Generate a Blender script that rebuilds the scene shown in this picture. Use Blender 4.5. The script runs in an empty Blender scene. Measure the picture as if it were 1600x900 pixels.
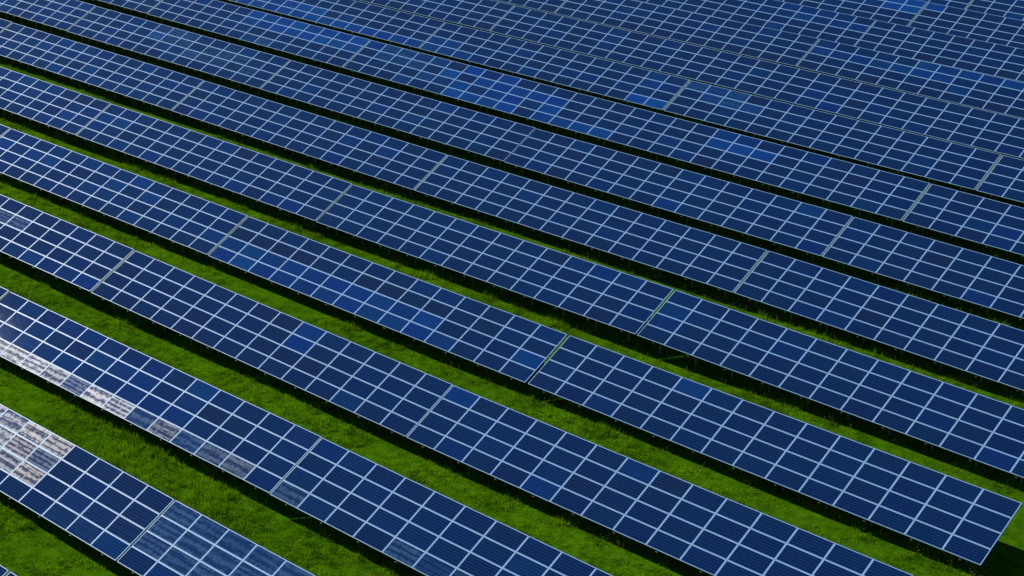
import bpy, math, random
import numpy as np
from mathutils import Vector, Matrix

random.seed(7)
rng = np.random.default_rng(7)
R = math.radians
scene = bpy.context.scene
col = scene.collection

# ------------------------------------------------------------------ camera
CAM_H, PITCH, YAW, FOC = 44.55, 22.907, 42.497, 2776.75
cam_d = bpy.data.cameras.new('camera')
cam = bpy.data.objects.new('camera', cam_d)
col.objects.link(cam)
cam.location = (0, 0, CAM_H)
cam.rotation_euler = (R(90 - PITCH), 0, R(YAW))
cam_d.sensor_width = 36
cam_d.lens = FOC * 36 / 1600
cam_d.clip_end = 6000
scene.camera = cam

# ------------------------------------------------------------------ light
SUN_AZ, SUN_EL = -93.0, 36.0          # clockwise from +Y; the sun stands due west, to the left
sun_dir = Vector((math.sin(R(SUN_AZ)) * math.cos(R(SUN_EL)),
                  math.cos(R(SUN_AZ)) * math.cos(R(SUN_EL)), math.sin(R(SUN_EL))))
world = bpy.data.worlds.new('World')
scene.world = world
world.use_nodes = True
wn = world.node_tree
sky = wn.nodes.new('ShaderNodeTexSky')
sky.sky_type = 'NISHITA'
sky.sun_disc = False
sky.sun_elevation = R(SUN_EL)
sky.sun_rotation = R(SUN_AZ)
sky.air_density = 0.8
sky.dust_density = 0.0
sky.ozone_density = 4.0
bg = wn.nodes['Background']
bg.inputs['Strength'].default_value = 0.065
wn.links.new(sky.outputs[0], bg.inputs['Color'])
sun_d = bpy.data.lights.new('sun', 'SUN')
sun_d.energy = 5.0
sun_d.angle = R(0.53)
sun_d.color = (1.0, 0.96, 0.90)
sun = bpy.data.objects.new('sun', sun_d)
col.objects.link(sun)
sun.rotation_euler = sun_dir.to_track_quat('Z', 'Y').to_euler()
sun.location = (-60, 40, 60)
vs = scene.view_settings
vs.view_transform = 'Standard'
vs.look = 'None'
vs.exposure = 0.55
vs.gamma = 1.0

# ------------------------------------------------------------------ projection helper (which modules the photo shows where)
ya, pi_ = R(-YAW), R(PITCH)
_F = np.array([math.sin(ya) * math.cos(pi_), math.cos(ya) * math.cos(pi_), -math.sin(pi_)])
_R = np.array([math.cos(ya), -math.sin(ya), 0.0])
_U = np.cross(_R, _F)
def project(P):
    P = np.atleast_2d(np.asarray(P, float)) - np.array([0, 0, CAM_H])
    d = P @ _F
    return np.stack([800 + FOC * (P @ _R) / d, 450 - FOC * (P @ _U) / d], -1)

# ------------------------------------------------------------------ material helpers
def new_mat(name):
    m = bpy.data.materials.new(name)
    m.use_nodes = True
    nt = m.node_tree
    nt.nodes.clear()
    return m, nt
class NT:
    def __init__(self, nt): self.nt = nt
    def n(self, t, **kw):
        nd = self.nt.nodes.new(t)
        for k, v in kw.items(): setattr(nd, k, v)
        return nd
    def link(self, a, b): self.nt.links.new(a, b)
    def put(self, v, sock):
        if hasattr(v, 'is_output') or isinstance(v, bpy.types.NodeSocket): self.link(v, sock)
        else: sock.default_value = v
    def math(self, op, a, b=0.0, c=None, clamp=False):
        nd = self.n('ShaderNodeMath', operation=op, use_clamp=clamp)
        self.put(a, nd.inputs[0]); self.put(b, nd.inputs[1])
        if c is not None: self.put(c, nd.inputs[2])
        return nd.outputs[0]
    def mix(self, f, a, b, blend='MIX'):
        nd = self.n('ShaderNodeMix', data_type='RGBA', blend_type=blend)
        self.put(f, nd.inputs[0]); self.put(a, nd.inputs[6]); self.put(b, nd.inputs[7])
        return nd.outputs[2]
    def ramp(self, v, lo, hi, smooth=True):
        nd = self.n('ShaderNodeMapRange', interpolation_type='SMOOTHSTEP' if smooth else 'LINEAR')
        self.put(v, nd.inputs[0]); nd.inputs[1].default_value = lo; nd.inputs[2].default_value = hi
        return nd.outputs[0]
    def noise(self, vec, scale, detail=2.0, rough=0.5):
        nd = self.n('ShaderNodeTexNoise')
        if vec is not None: self.link(vec, nd.inputs['Vector'])
        nd.inputs['Scale'].default_value = scale
        nd.inputs['Detail'].default_value = detail
        nd.inputs['Roughness'].default_value = rough
        return nd.outputs['Fac']

# module sizes
CX, CY, TILT = 1.98, 0.986, R(26.31)
MW, MH, MT = CX - 0.014, CY - 0.014, 0.040     # module outline and frame depth
FW = 0.025                                     # visible frame width

# ------------------------------------------------------------------ solar cell glass
def mat_cells():
    m, nt = new_mat('solar_glass')
    t = NT(nt)
    tc = t.n('ShaderNodeTexCoord').outputs['Object']
    sep = t.n('ShaderNodeSeparateXYZ'); t.link(tc, sep.inputs[0])
    x, y = sep.outputs[0], sep.outputs[1]
    rnd = t.n('ShaderNodeObjectInfo').outputs['Random']
    tint = t.n('ShaderNodeAttribute', attribute_type='OBJECT', attribute_name='tint').outputs['Fac']
    sheen = t.n('ShaderNodeAttribute', attribute_type='OBJECT', attribute_name='sheen').outputs['Fac']
    warm = t.n('ShaderNodeAttribute', attribute_type='OBJECT', attribute_name='warm').outputs['Fac']
    glare = t.n('ShaderNodeAttribute', attribute_type='OBJECT', attribute_name='glare').outputs['Fac']
    ccx, ccy = (MW - 2 * FW - 0.03) / 12, (MH - 2 * FW - 0.03) / 6
    # cell index and position within a cell
    ux = t.math('ADD', t.math('DIVIDE', x, ccx), 6.0)
    uy = t.math('ADD', t.math('DIVIDE', y, ccy), 3.0)
    fx = t.math('FRACT', ux); fy = t.math('FRACT', uy)
    ex = t.math('ABSOLUTE', t.math('SUBTRACT', fx, 0.5)); ey = t.math('ABSOLUTE', t.math('SUBTRACT', fy, 0.5))
    gapx = t.math('GREATER_THAN', ex, 0.487); gapy = t.math('GREATER_THAN', ey, 0.480)
    gap = t.math('MAXIMUM', gapx, gapy)
    # two bus bars along the length of every cell row
    bus = t.math('LESS_THAN', t.math('ABSOLUTE', t.math('SUBTRACT', ey, 0.24)), 0.012)
    # white backsheet showing between the outer cells and the frame
    mx = t.math('GREATER_THAN', t.math('ABSOLUTE', x), MW / 2 - FW - 0.013)
    my = t.math('GREATER_THAN', t.math('ABSOLUTE', y), MH / 2 - FW - 0.004)
    margin = t.math('MAXIMUM', mx, my)
    # per module tint, polycrystalline mottling per cell
    comb = t.n('ShaderNodeCombineXYZ')
    t.link(t.math('FLOOR', ux), comb.inputs[0]); t.link(t.math('FLOOR', uy), comb.inputs[1])
    t.link(t.math('MULTIPLY', rnd, 91.0), comb.inputs[2])
    wnz = t.n('ShaderNodeTexWhiteNoise', noise_dimensions='3D'); t.link(comb.outputs[0], wnz.inputs['Vector'])
    cellv = wnz.outputs['Value']
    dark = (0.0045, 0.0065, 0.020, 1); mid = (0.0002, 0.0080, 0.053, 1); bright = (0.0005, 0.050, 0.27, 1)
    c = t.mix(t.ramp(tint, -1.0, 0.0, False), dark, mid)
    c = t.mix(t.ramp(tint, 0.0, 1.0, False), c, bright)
    hsv = t.n('ShaderNodeHueSaturation')
    t.link(c, hsv.inputs['Color'])
    t.link(t.math('MULTIPLY_ADD', rnd, 0.018, 0.491), hsv.inputs['Hue'])
    t.link(t.math('MULTIPLY_ADD', cellv, 0.30, 0.85), hsv.inputs['Value'])
    c = hsv.outputs[0]
    # soft stripes: the printed contact fingers change tone across each cell row
    stripe = t.ramp(t.math('SINE', t.math('MULTIPLY', uy, 2 * math.pi)), -0.7, 0.9)
    c = t.mix(stripe, t.mix(0.45, c, (0.0003, 0.003, 0.02, 1)), t.mix(0.5, c, (0.004, 0.030, 0.105, 1)))
    c = t.mix(t.math('MULTIPLY', bus, 0.15), c, (0.04, 0.13, 0.32, 1))
    c = t.mix(t.math('MULTIPLY', gap, 0.4), c, (0.015, 0.065, 0.22, 1))
    c = t.mix(margin, c, (0.25, 0.42, 0.63, 1))
    # streaked sheen on some modules: sun glare and reflections painted into the colour
    mp = t.n('ShaderNodeMapping'); mp.inputs['Scale'].default_value = (0.6, 8.0, 1.0)
    off = t.n('ShaderNodeCombineXYZ'); t.link(t.math('MULTIPLY', rnd, 57.0), off.inputs[0]); t.link(t.math('MULTIPLY', rnd, 23.0), off.inputs[1])
    va = t.n('ShaderNodeVectorMath', operation='ADD'); t.link(tc, va.inputs[0]); t.link(off.outputs[0], va.inputs[1])
    t.link(va.outputs[0], mp.inputs['Vector'])
    st = t.noise(mp.outputs[0], 1.3, 4.0, 0.6)
    mp2 = t.n('ShaderNodeMapping'); mp2.inputs['Scale'].default_value = (9.0, 22.0, 9.0); t.link(va.outputs[0], mp2.inputs['Vector'])
    fine = t.noise(mp2.outputs[0], 1.0, 3.0, 0.7)
    nb = t.math('MULTIPLY_ADD', t.math('FRACT', t.math('MULTIPLY', rnd, 7.31)), 2.6, 1.6)       # bands per module differ
    band = t.math('SINE', t.math('ADD', t.math('MULTIPLY', t.math('MULTIPLY', y, nb), 6.6), t.math('ADD', t.math('MULTIPLY', st, 7.0), t.math('MULTIPLY', rnd, 40.0))))
    sv = t.math('ADD', t.math('MULTIPLY_ADD', band, 0.15, 0.06), t.math('ADD', t.math('MULTIPLY', st, 0.46), t.math('MULTIPLY', fine, 0.38)))
    sv = t.math('ADD', sv, t.math('MULTIPLY_ADD', cellv, 0.22, -0.11))
    streak = t.ramp(sv, 0.34, 0.66)
    edge = t.math('SUBTRACT', 1.0, t.math('MULTIPLY', t.math('MAXIMUM', gapx, gapy), 0.6))
    sheen_mask = t.math('MULTIPLY', t.math('MULTIPLY', sheen, edge), t.math('MULTIPLY_ADD', streak, 0.88, 0.12), clamp=True)
    sheen_col = t.mix(warm, (0.20, 0.26, 0.32, 1), (0.36, 0.29, 0.20, 1))  # grey to beige sun glare, given as diffuse colour
    sheen_col = t.mix(glare, (0.010, 0.075, 0.18, 1), sheen_col)  # bluish painted reflection where glare is weak
    bump = t.n('ShaderNodeBump'); bump.inputs['Strength'].default_value = 0.06; bump.inputs['Distance'].default_value = 0.02
    wav = t.noise(va.outputs[0], 2.2, 1.0, 0.4)
    t.link(wav, bump.inputs['Height'])
    def glass(color, rough, ior):
        b = t.n('ShaderNodeBsdfPrincipled')
        t.link(color, b.inputs['Base Color'])
        b.inputs['Roughness'].default_value = 0.6
        b.inputs['Specular IOR Level'].default_value = 0.0
        b.inputs['Coat Weight'].default_value = 1.0
        b.inputs['Coat IOR'].default_value = ior
        b.inputs['Coat Roughness'].default_value = rough
        t.link(bump.outputs[0], b.inputs['Coat Normal'])
        return b
    clean = glass(c, 0.012, 1.52)                                   # anti-reflective solar glass
    glinting = glass(t.mix(t.math('MULTIPLY_ADD', glare, -0.28, 0.75), c, sheen_col), 0.56, 1.55)
    t.link(t.math('MULTIPLY_ADD', glare, 0.85, 0.0), glinting.inputs['Coat Weight'])              # rough coat over the painted sheen
    mxs = t.n('ShaderNodeMixShader'); t.link(sheen_mask, mxs.inputs[0])
    t.link(clean.outputs[0], mxs.inputs[1]); t.link(glinting.outputs[0], mxs.inputs[2])
    bs = mxs
    out = t.n('ShaderNodeOutputMaterial'); t.link(bs.outputs[0], out.inputs[0])
    return m

def mat_metal(name, base, rough, metallic, var=0.1, spec=0.5):
    m, nt = new_mat(name); t = NT(nt)
    pos = t.n('ShaderNodeNewGeometry').outputs['Position']
    nz = t.noise(pos, 3.0, 3.0, 0.6)
    c = t.mix(nz, tuple(v * (1 - var) for v in base) + (1,), tuple(min(1, v * (1 + var)) for v in base) + (1,))
    bs = t.n('ShaderNodeBsdfPrincipled')
    t.link(c, bs.inputs['Base Color'])
    bs.inputs['Metallic'].default_value = metallic
    bs.inputs['Specular IOR Level'].default_value = spec
    t.link(t.math('MULTIPLY_ADD', nz, 0.15, rough - 0.07), bs.inputs['Roughness'])
    out = t.n('ShaderNodeOutputMaterial'); t.link(bs.outputs[0], out.inputs[0])
    return m

def mat_grass(name, dark, light, yellow, transl):
    m, nt = new_mat(name); t = NT(nt)
    pos = t.n('ShaderNodeNewGeometry').outputs['Position']
    big = t.ramp(t.noise(pos, 0.35, 3.0, 0.6), 0.33, 0.68)
    med = t.ramp(t.noise(pos, 1.7, 3.0, 0.6), 0.34, 0.66)
    fin = t.noise(pos, 9.0, 2.0, 0.6)
    f = t.math('ADD', t.math('MULTIPLY', big, 0.3), t.math('ADD', t.math('MULTIPLY', med, 0.45), t.math('MULTIPLY', fin, 0.25)))
    c = t.mix(f, dark + (1,), light + (1,))
    ypatch = t.ramp(t.noise(pos, 0.8, 4.0, 0.65), 0.60, 0.75)
    c = t.mix(t.math('MULTIPLY', ypatch, 0.45), c, yellow + (1,))
    df = t.n('ShaderNodeBsdfDiffuse'); t.link(c, df.inputs[0])
    if transl > 0:
        tr = t.n('ShaderNodeBsdfTranslucent'); t.link(c, tr.inputs[0])
        mx = t.n('ShaderNodeMixShader'); mx.inputs[0].default_value = transl
        t.link(df.outputs[0], mx.inputs[1]); t.link(tr.outputs[0], mx.inputs[2]); sh = mx.outputs[0]
    else: sh = df.outputs[0]
    out = t.n('ShaderNodeOutputMaterial'); t.link(sh, out.inputs[0])
    return m

M_CELL = mat_cells()
M_FRAME = mat_metal('anodised_aluminium', (0.235, 0.405, 0.615), 0.36, 0.0, 0.05, 0.08)
M_STRIP = mat_metal('weathered_flashing', (0.08, 0.12, 0.115), 0.6, 0.0, 0.15, 0.08)
M_STEEL = mat_metal('galvanised_steel', (0.22, 0.24, 0.24), 0.55, 0.4, 0.15)
M_GROUND = mat_grass('turf', (0.016, 0.055, 0.001), (0.05, 0.13, 0.002), (0.06, 0.08, 0.01), 0)
M_GRASS = mat_grass('grass_blades', (0.014, 0.058, 0.001), (0.20, 0.40, 0.002), (0.30, 0.36, 0.015), 0.40)
M_WEED = mat_grass('seed_heads', (0.09, 0.10, 0.03), (0.19, 0.19, 0.09), (0.24, 0.22, 0.14), 0.2)

# ------------------------------------------------------------------ ground
def gz(y): return 0.01339 * y - 0.15
def build_ground():
    # dense near the rows, stretched far out to the horizon
    def axis(lo, hi, step, far):
        a = list(np.arange(lo, hi + .1, step))
        ext = [60, 200, 600, 1500, far]
        return [lo - e for e in reversed(ext)] + a + [hi + e for e in ext]
    xs = axis(-180, 20, 2.5, 3500); ys = axis(10, 200, 2.5, 3500)
    v = []
    for y in ys:
        for x in xs:
            inn = -182 < x < 22 and 8 < y < 202
            yy = min(max(y, -20), 260)
            z = gz(yy)
            if inn: z += 0.05 * math.sin(x * .23 + 1.3 * math.sin(y * .31)) + 0.04 * math.sin(y * .57 + x * .11)
            v.append((x, y, z))
    n = len(xs)
    f = [(j * n + i, j * n + i + 1, (j + 1) * n + i + 1, (j + 1) * n + i) for j in range(len(ys) - 1) for i in range(n - 1)]
    me = bpy.data.meshes.new('ground'); me.from_pydata(v, [], f); me.materials.append(M_GROUND)
    me.shade_smooth()
    o = bpy.data.objects.new('ground', me); col.objects.link(o)
    o['kind'] = 'structure'
    o['label'] = 'grassy field sloping very gently under the solar arrays'
    o['category'] = 'ground'
    return o
build_ground()

# ------------------------------------------------------------------ shared meshes of one solar table
def mesh_from(name, v, f, mat):
    me = bpy.data.meshes.new(name); me.from_pydata(v, [], f); me.materials.append(mat)
    me.update(); return me
def box(x0, x1, y0, y1, z0, z1):
    v = [(x, y, z) for z in (z0, z1) for y in (y0, y1) for x in (x0, x1)]
    f = [(0, 2, 3, 1), (4, 5, 7, 6), (0, 1, 5, 4), (2, 6, 7, 3), (0, 4, 6, 2), (1, 3, 7, 5)]
    return v, f
def boxes(lst):
    V, F_ = [], []
    for b in lst:
        v, f = box(*b); k = len(V); V += v; F_ += [tuple(i + k for i in q) for q in f]
    return V, F_
hw, hh = MW / 2, MH / 2
# the laminate: front glass with the cells, thin, sitting 3 mm below the frame lip
ME_PANEL = mesh_from('panel', *box(-hw + .006, hw - .006, -hh + .006, hh - .006, -0.010, -0.003), M_CELL)
# the frame: a ring with a chamfered outer edge
def ring():
    c = 0.004
    prof = [(0, -MT), (0, -c), (c, 0), (FW, 0), (FW, -0.0032)]   # (inset from outline, z)
    V, F_ = [], []
    for ins, z in prof:
        for sx, sy in ((-1, -1), (1, -1), (1, 1), (-1, 1)):
            V.append((sx * (hw - ins), sy * (hh - ins), z))
    for k in range(len(prof) - 1):
        for i in range(4):
            j = (i + 1) % 4
            F_.append((k * 4 + i, k * 4 + j, (k + 1) * 4 + j, (k + 1) * 4 + i))
    return V, F_
ME_FRAME = mesh_from('frame', *ring(), M_FRAME)
TL = 14 * CX
SL = 4 * CY
# purlins (along the row), lip-channel outline
ME_PURLIN = mesh_from('purlin', *boxes([(0.05, TL - 0.05, -0.03, 0.03, -0.052, -0.048), (0.05, TL - 0.05, -0.03, -0.026, -0.11, -0.052),
                                        (0.05, TL - 0.05, -0.026, 0.03, -0.114, -0.110)]), M_STEEL)
# rafter (down the slope): I section with an end plate that shows below the low edge
ME_RAFTER = mesh_from('rafter', *boxes([(-0.035, 0.035, -0.02, SL - 0.15, -0.122, -0.116), (-0.004, 0.004, -0.02, SL - 0.15, -0.234, -0.122),
                                        (-0.035, 0.035, -0.02, SL - 0.15, -0.240, -0.234), (-0.045, 0.045, -0.045, -0.021, -0.225, -0.115)]), M_STEEL)
ME_STRIP = mesh_from('joint_strip', *box(-.5, .5, 0.02, SL - .02, -0.030, -0.024), M_STRIP)
ME_POST_F = mesh_from('front_post', *boxes([(-0.045, 0.045, -0.03, -0.024, -1.9, 0), (-0.045, 0.045, 0.024, 0.03, -1.9, 0), (-0.004, 0.004, -0.024, 0.024, -1.9, 0),
                                            (-0.06, 0.06, -0.05, 0.05, 0.0, 0.02)]), M_STEEL)
ME_POST_R = mesh_from('rear_post', *boxes([(-0.045, 0.045, -0.03, -0.024, -2.9, 0), (-0.045, 0.045, 0.024, 0.03, -2.9, 0), (-0.004, 0.004, -0.024, 0.024, -2.9, 0),
                                           (-0.06, 0.06, -0.05, 0.05, 0.0, 0.02)]), M_STEEL)

# ------------------------------------------------------------------ where the tables stand: (row, segment): x, y, z of the low west corner, slope along the row
FIT = {(1,-1):(-88.716,39.567,1.283,-0.0031),(1,0):(-60.898,39.572,1.192,0.0021),(2,-1):(-87.941,48.144,1.367,0.0033),(2,0):(-60.115,48.074,1.470,-0.0039),
(3,-1):(-87.237,56.777,1.658,-0.0063),(3,0):(-59.442,56.759,1.468,0.0007),(4,-1):(-86.855,65.600,1.589,-0.0010),(4,0):(-58.967,65.625,1.547,-0.0016),
(5,-1):(-85.944,74.138,1.787,0.0046),(5,0):(-58.114,74.136,1.898,-0.0097),(6,-2):(-113.324,82.997,1.880,-0.0015),(6,-1):(-85.450,82.993,1.833,0.0035),
(6,0):(-57.615,82.995,1.921,-0.0111),(7,-1):(-84.656,91.498,2.002,0.0007),(7,0):(-56.835,91.498,2.008,-0.0084),(8,-2):(-111.870,100.319,2.132,0.0003),
(8,-1):(-84.127,100.329,2.140,-0.0003),(8,0):(-56.266,100.330,2.108,-0.0070),(9,-2):(-111.493,109.291,2.092,0.0015),(9,-1):(-83.590,109.298,2.108,-0.0007),
(9,0):(-55.705,109.297,2.066,0.0000),(10,-2):(-110.001,117.000,2.480,0.0006),(11,-2):(-110.422,126.575,2.307,0.0020),(11,-1):(-82.596,126.574,2.357,-0.0068),
(12,-2):(-110.071,135.245,2.501,-0.0018),(12,-1):(-82.275,135.240,2.447,-0.0014),(13,-1):(-81.629,143.199,2.755,-0.0079)}
GAP = 0.12
tables = dict(FIT)
NROW = 18
for r in range(NROW):
    have = [k for (a, k) in FIT if a == r]
    if not have:
        y = 30.85 + 8.673 * r if r == 0 else 143.2 + 8.75 * (r - 13)
        tables[(r, -1)] = (-61.24 + .603 * r - TL - GAP, y, 1.165 + .116 * r + (0.1 if r > 13 else 0), 0.0)
        have = [-1]
    lo, hi = min(have), max(have)
    for k in range(lo - 1, -6, -1):
        x, y, z, s = tables[(r, k + 1)]
        g_ = 0.02 if (r, k) == (7, -2) else GAP
        tables[(r, k)] = (x - TL - g_, y, z + (0.0 if k % 2 else 0.03), 0.0006)
    for k in range(hi + 1, 1):
        x, y, z, s = tables[(r, k - 1)]
        g_ = 0.02 if (r, k) == (10, -1) else GAP
        tables[(r, k)] = (x + TL + g_, y, z + s * TL, -0.003)
ct, st_ = math.cos(TILT), math.sin(TILT)
def table_pts(t, n=57, m=9):
    x, y, z, s = t
    i = np.linspace(0, TL, n)[:, None]; v = np.linspace(0, SL, m)[None]
    P = np.stack([x + i + 0 * v, y + v * ct + 0 * i, z + s * i + v * st_], -1).reshape(-1, 3)
    return project(P)
visible = {}
for key, t in tables.items():
    q = table_pts(t)
    ins = (q[:, 0] > -60) & (q[:, 0] < 1620) & (q[:, 1] > -45) & (q[:, 1] < 910)
    inframe = (q[:, 0] > 0) & (q[:, 0] < 1600) & (q[:, 1] > 0) & (q[:, 1] < 900)
    if ins.any(): visible[key] = inframe.any()
rows_seen = sorted({r for r, k in visible})

# ------------------------------------------------------------------ which modules look different in the photograph
def module_look(r, k, i, v, px, py):
    """tint (-1 dark navy .. 1 bright blue), soil (painted glare and reflection 0..1), its warmth, extra tilt"""
    tint = random.gauss(-0.08, 0.15)
    sheen, warm = 0.0, 0.0
    if random.random() < 0.05: tint -= 0.45
    if random.random() < 0.015: tint += 0.28
    if r >= 4 and px < 620: tint += .22 * (1 - max(px, 0) / 620)  # sky glow towards the left, painted into the module tint
    def in_(x0, x1, y0=-99, y1=999): return x0 <= px <= x1 and y0 <= py <= y1
    if r == 9 and ((v == 0 and in_(370, 640)) or (v == 1 and in_(370, 500))): tint = random.uniform(.55, .95)
    if r == 9 and v == 0 and in_(985, 1032): tint = random.uniform(.75, 1)
    if r == 9 and v == 0 and in_(640, 720): tint = random.uniform(.2, .6)
    if r == 8 and v >= 2 and in_(385, 575): tint = random.uniform(.55, .95)
    if r == 8 and v == 3 and in_(575, 640): tint = random.uniform(.3, .6)
    if r == 8 and in_(665, 880) and v in (0, 1, 2, 3):
        c = random.random()
        tint = random.uniform(.5, .95) if c < .62 else random.uniform(-.2, .2)
    if r == 8 and in_(880, 940) and v == 0: tint = .7
    if r == 8 and v == 2 and in_(1105, 1200): tint = random.uniform(.6, .9)
    if r == 8 and v == 3 and in_(1105, 1200): tint = random.uniform(.1, .5)
    if r == 8 and in_(600, 690) and v in (1, 2, 3) and random.random() < .7: sheen = random.uniform(.2, .5); tint = .2
    if r == 8 and v == 0 and in_(395, 425): sheen = .7
    if r == 13 and v >= 2 and in_(1375, 1440): tint = random.uniform(.8, 1.0)
    if r == 13 and v == 3 and in_(1440, 1480): tint = .75
    if r == 13 and v == 2 and in_(1440, 1600): tint -= .4
    if r == 11 and v == 3 and in_(1445, 1600): tint = random.uniform(.3, .6)
    if r == 11 and v == 2 and in_(1270, 1480): tint = random.uniform(.2, .6)
    if r == 11 and v == 0: tint -= .45
    if r == 12 and v >= 2 and in_(1225, 1345): tint = random.uniform(.1, .5)
    if r == 12 and v == 0 and in_(1440, 1600): tint -= .5
    if r == 4 and v <= 1 and in_(330, 690): tint = random.uniform(.3, .65)
    if r == 4 and v == 2 and in_(355, 480): tint = random.uniform(-.95, -.6)
    if r == 4 and v == 2 and in_(560, 760) and random.random() < .75: tint = random.uniform(-.95, -.5)
    if r == 4 and v == 1 and in_(800, 850): tint = .55
    if r == 4 and in_(0, 100) and v in (1, 2) and random.random() < .5: tint = random.uniform(.4, .8)
    if r == 3 and v >= 2 and in_(452, 490): tint = random.uniform(.3, .5)
    if r == 3 and in_(405, 452) and v in (1, 2, 3): tint = random.uniform(-.8, -.5)
    if r == 3 and in_(0, 140) and v == 0: tint = random.uniform(.1, .45)
    if r == 3 and in_(0, 30) and v == 2: sheen = .9
    if r == 3 and v == 3 and in_(1030, 1085): tint = -.75
    if r == 2 and in_(0, 320): tint = max(tint, random.uniform(-.05, .35))
    # glare of the low sun and reflections, painted as streaked sheen
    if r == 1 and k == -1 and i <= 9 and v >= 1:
        sheen = random.uniform(.75, 1.0); warm = random.choice([.2, .5, .9, 1.0]) if i >= 8 else random.uniform(.0, .5)
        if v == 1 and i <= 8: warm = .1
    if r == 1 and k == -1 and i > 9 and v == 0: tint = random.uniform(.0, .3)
    if r == 1 and k == 0 and v >= 1: sheen = random.uniform(.45, .8) * (1 if i < 5 else .6); tint = .15
    if r == 1 and k == 0 and v == 0 and i > 1: sheen = random.uniform(.1, .3)
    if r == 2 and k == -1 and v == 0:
        sheen = max(0.0, 1.0 - max(0, i - 3) * .10) * random.uniform(.8, 1.0) if i <= 10 else 0
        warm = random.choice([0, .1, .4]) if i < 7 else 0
    if r == 2 and k == 0 and v == 0: sheen = {0: .8, 4: .75, 5: .25, 6: .35, 7: .3, 8: .5}.get(i, 0)
    if r == 7 and v >= 1 and in_(236, 395): sheen = random.uniform(.35, .8) if random.random() < .75 else .05  # cloud reflection painted on as bluish sheen
    if r == 7 and v == 2 and in_(236, 262): sheen = .5; tint = .8
    if r == 9 and v >= 2 and in_(1082, 1180): sheen = random.uniform(.25, .6); tint = .3
    if sheen == 0: sheen = random.random() ** 3 * 0.012
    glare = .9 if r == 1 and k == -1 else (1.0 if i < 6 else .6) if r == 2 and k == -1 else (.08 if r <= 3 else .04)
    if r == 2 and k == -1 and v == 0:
        sheen, warm, glare = {3: (1, .15, 1), 4: (.85, .45, .85), 5: (.65, 0, .4), 6: (1, .35, 1), 7: (.95, .1, .9), 8: (.65, 0, .14), 9: (.7, .5, .45),
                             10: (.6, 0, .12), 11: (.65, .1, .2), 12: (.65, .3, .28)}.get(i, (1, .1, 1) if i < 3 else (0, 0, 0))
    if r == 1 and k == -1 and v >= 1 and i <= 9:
        sheen, warm, glare = {(9, 3): (.9, .8, .8), (9, 2): (.75, 0, .35), (9, 1): (.9, 1, .75), (8, 3): (.95, .7, .85), (8, 2): (.85, 1, .6), (8, 1): (.85, .1, .7),
                             (7, 3): (.9, .3, .8), (7, 2): (.9, .1, .8)}.get((i, v), (sheen, warm, .85))
    return max(-1, min(1, tint)), sheen, warm, glare

# ------------------------------------------------------------------ build the tables
ORD = ['first', 'second', 'third', 'fourth', 'fifth', 'sixth', 'seventh', 'eighth', 'ninth', 'tenth', 'eleventh', 'twelfth', 'thirteenth',
       'fourteenth', 'fifteenth', 'sixteenth', 'seventeenth', 'eighteenth']
def link(o, parent):
    col.objects.link(o); o.parent = parent; return o
def build_table(r, k):
    x, y, z, s = tables[(r, k)]
    g = gz(y)
    root = bpy.data.objects.new('solar_table', None)
    root.empty_display_size = 0.3
    col.objects.link(root)
    root.location = (x, y, g)
    root.rotation_euler = (0, -math.atan(s), 0)
    h = z - g
    tilt = Matrix.Rotation(TILT, 4, 'X')
    for v in range(4):
        rowj = random.gauss(0, 0.0015)
        for i in range(14):
            lx, lv = (i + .5) * CX, (v + .5) * CY
            P = (lx, lv * ct, h + lv * st_)
            px, py = project((x + lx, y + P[1], z + s * lx + lv * st_))[0]
            tint, sheen, warm, glare = module_look(r, k, i, v, px, py)
            o = bpy.data.objects.new('panel', ME_PANEL)
            o.location = P
            o.rotation_euler = (TILT + rowj + random.gauss(0, .0022), random.gauss(0, .0022), 0)
            o['tint'] = float(tint); o['sheen'] = float(sheen); o['warm'] = float(warm); o['glare'] = float(glare)
            link(o, root)
            link(bpy.data.objects.new('frame', ME_FRAME), o)
    nxt = tables.get((r, k + 1))
    if nxt and r not in (0, 1) and (r, k) not in ((4, -1), (5, -1)):
        gw = nxt[0] - x - TL                              # flashing strip closing the joint to the next table
        if gw > 0.03:
            o = bpy.data.objects.new('joint_strip', ME_STRIP)
            o.location = (TL + gw / 2 - .004, 0, h); o.rotation_euler = (TILT, 0, 0)
            o.scale = ((gw + 0.012) * (1.0 if r < 8 else .7), 1, 1)
            link(o, root)
    for v in (0.45, 1.5, 2.45, 3.5):
        o = bpy.data.objects.new('purlin', ME_PURLIN)
        o.location = (0, v * CY * ct, h + v * CY * st_); o.rotation_euler = (TILT, 0, 0)
        link(o, root)
    for n in range(11):
        px = 1.17 + n * 2.548
        o = bpy.data.objects.new('rafter', ME_RAFTER)
        o.location = (px, 0, h); o.rotation_euler = (TILT, 0, 0)
        link(o, root)
        for name, me, v in (('post', ME_POST_F, 0.75), ('post', ME_POST_R, 2.9)):
            o = bpy.data.objects.new(name, me)
            o.location = (px, v * ct + .25 * st_, h + v * st_ - .29)
            link(o, root)
    return root
SEG = {1: ['its only segment in view'], 2: ['left of two segments', 'right of two segments'],
       3: ['left of three segments', 'middle of three segments', 'right of three segments'],
       4: ['leftmost of four segments', 'second of four segments', 'third of four segments', 'rightmost of four segments'],
       5: ['leftmost of five segments', 'second of five segments', 'third of five segments', 'fourth of five segments', 'rightmost of five segments']}
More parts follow.
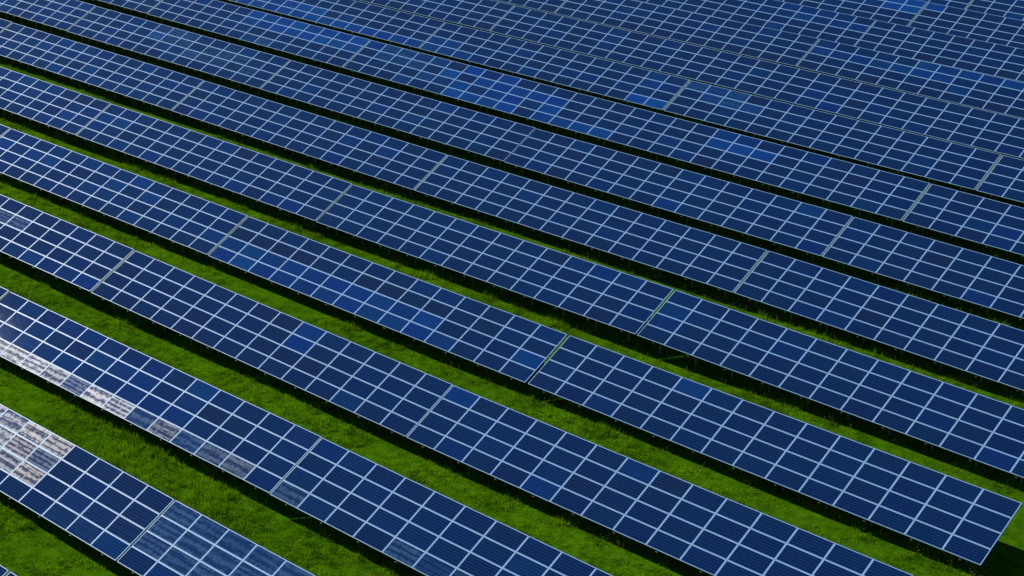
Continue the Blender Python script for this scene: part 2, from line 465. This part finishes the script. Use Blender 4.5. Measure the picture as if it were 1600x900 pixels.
for r in rows_seen:
    ks = sorted(k for (a, k) in visible if a == r)
    vis = [k for k in ks if visible[(r, k)]]
    if not vis: continue
    for k in ks:
        root = build_table(r, k)
        if k not in vis:          # stands just past the frame; its shadow and edge still reach into view
            root['label'] = 'blue solar array just past the edge of the picture in the %s row' % ORD[r] if k == min(ks) or not vis else 'blue solar array beyond the far side of the picture in the %s row' % ORD[r]
            root['category'] = 'solar array'; root['group'] = 'rows of tilted solar arrays in the field'
            continue
        n = vis.index(k)
        lab = 'blue solar array, %s row up from the bottom corner, %s' % (ORD[r], SEG[len(vis)][n])
        if (r, k) == (1, -1): lab = 'solar array with glaring panels, second row from the bottom, left of its joint'
        if (r, k) == (2, -1): lab = 'solar array in third row from the bottom, its lowest panels glaring white'
        if (r, k) == (4, 0): lab = 'blue solar array whose free end stands over open grass, fifth row up'
        if (r, k) == (0, vis[0]) and len(vis) == 1: lab = 'corner of a blue solar array peeking in at bottom left of the picture'
        root['label'] = lab
        root['category'] = 'solar array'
        root['group'] = 'rows of tilted solar arrays in the field'
print('tables', len(visible), sum(visible.values()), {r: [k for (a, k) in visible if a == r and visible[(a, k)]] for r in rows_seen})

# ------------------------------------------------------------------ grass between the rows
_ph = rng.uniform(0, 6.28, (40, 3)); _fr = rng.normal(0, 1, (40, 2))
def field_noise(x, y, freq, a, b):
    s = np.zeros_like(x)
    for i in range(a, b):
        s += np.sin(x * _fr[i, 0] * freq + y * _fr[i, 1] * freq + _ph[i, 0])
    return s / math.sqrt((b - a) / 2)
low_y = {r: np.mean([tables[(r, k)][1] for (a, k) in tables if a == r]) for r in range(NROW)}
ly = np.array([low_y[r] for r in range(NROW)])
def in_view(x, y, z, mx=40, my=30):
    q = project(np.stack([x, y, z], -1))
    return (q[:, 0] > -mx) & (q[:, 0] < 1600 + mx) & (q[:, 1] > -my) & (q[:, 1] < 900 + my)
def ground_z(x, y):
    return gz(y) + 0.05 * np.sin(x * .23 + 1.3 * np.sin(y * .31)) + 0.04 * np.sin(y * .57 + x * .11)
def scatter(n, ymax):
    x = rng.uniform(-150, -15, n); y = rng.uniform(18, ymax, n)
    keep = in_view(x, y, gz(y) + .1)
    x, y = x[keep], y[keep]
    # drop what the tables hide: deep under a table and just behind its upper edge
    d = y[:, None] - ly[None]
    dd = np.where(d >= -0.01, d, 99).min(1)          # metres behind the nearest low edge
    hide = (dd > 2.2) & (dd < 4.0) & (rng.random(len(dd)) < .8)
    hide |= (dd < 2.2) & (rng.random(len(dd)) < .5)
    far = (y > 80) & (rng.random(len(y)) < .55)
    return x[~(hide | far)], y[~(hide | far)]
def build_grass():
    tx, ty = scatter(330000, 150)
    nb = 10
    n = len(tx)
    clump = field_noise(tx, ty, 1.6, 0, 14) * .5 + field_noise(tx, ty, .45, 14, 26) * .5
    hgt = np.clip(0.14 + 0.10 * clump, .035, .45)
    de = np.abs(ty[:, None] - ly[None] + .25).min(1)
    hgt = hgt * (1 + np.clip(1 - de / .5, 0, 1) * np.clip(field_noise(tx, ty, 2.3, 26, 40), -.3, 1.3) * .8)
    tx = np.repeat(tx, nb); ty = np.repeat(ty, nb); hgt = np.repeat(hgt, nb) * rng.uniform(.55, 1.3, n * nb)
    m = n * nb
    bx = tx + rng.normal(0, .13, m); by = ty + rng.normal(0, .13, m); bz = ground_z(bx, by) - .01
    a = rng.uniform(0, 6.283, m); lean = rng.uniform(.15, .9, m) * hgt
    w = rng.uniform(.012, .026, m)
    ca, sa = np.cos(a), np.sin(a)
    b = a + rng.normal(1.57, .5, m)
    V = np.empty((m, 3, 3), np.float32)
    V[:, 0] = np.stack([bx - ca * w, by - sa * w, bz], -1)
    V[:, 1] = np.stack([bx + ca * w, by + sa * w, bz], -1)
    V[:, 2] = np.stack([bx + np.cos(b) * lean, by + np.sin(b) * lean, bz + hgt], -1)
    me = bpy.data.meshes.new('grass')
    me.vertices.add(m * 3); me.vertices.foreach_set('co', V.reshape(-1))
    me.loops.add(m * 3); me.loops.foreach_set('vertex_index', np.arange(m * 3, dtype=np.int32))
    me.polygons.add(m); me.polygons.foreach_set('loop_start', np.arange(0, m * 3, 3, dtype=np.int32))
    me.materials.append(M_GRASS); me.update()
    o = bpy.data.objects.new('grass', me); col.objects.link(o)
    o['kind'] = 'stuff'; o['label'] = 'bright green unmown grass growing between the rows of arrays'; o['category'] = 'grass'
    print('blades', m)
def build_weeds():
    # sparse taller stalks with pale seed heads, thicker along the low edges
    pts = []
    for r in range(0, 9):
        n = 170
        x = rng.uniform(-140, -20, n); y = ly[r] + np.where(rng.random(n) < .6, rng.normal(-.15, .3, n), rng.uniform(-4.6, .2, n))
        k = in_view(x, y, gz(y)); pts.append(np.stack([x[k], y[k]], -1))
    P = np.concatenate(pts); V, Fc = [], []
    for x, y in P:
        for _ in range(random.randint(1, 5)):
            bx, by = x + random.gauss(0, .1), y + random.gauss(0, .1)
            z0 = float(ground_z(np.array(bx), np.array(by))); h = random.uniform(.2, .42)
            dx, dy = random.gauss(0, .08), random.gauss(0, .08); w = .006
            k = len(V)
            V += [(bx - w, by, z0), (bx + w, by, z0), (bx + dx + w, by + dy, z0 + h), (bx + dx - w, by + dy, z0 + h)]
            Fc.append((k, k + 1, k + 2, k + 3))
            s = random.uniform(.015, .035); k = len(V); cx, cy, cz = bx + dx, by + dy, z0 + h
            V += [(cx - s, cy, cz), (cx + s, cy, cz), (cx, cy - s, cz), (cx, cy + s, cz), (cx, cy, cz - s), (cx, cy, cz + 2.2 * s)]
            Fc += [(k, k + 2, k + 5), (k + 2, k + 1, k + 5), (k + 1, k + 3, k + 5), (k + 3, k, k + 5), (k + 2, k, k + 4), (k + 1, k + 2, k + 4), (k + 3, k + 1, k + 4), (k, k + 3, k + 4)]
    me = mesh_from('weeds', V, Fc, M_WEED)
    o = bpy.data.objects.new('weeds', me); col.objects.link(o)
    o['kind'] = 'stuff'; o['label'] = 'thin pale seed stalks standing in the grass along the arrays'; o['category'] = 'weeds'
build_grass()
build_weeds()
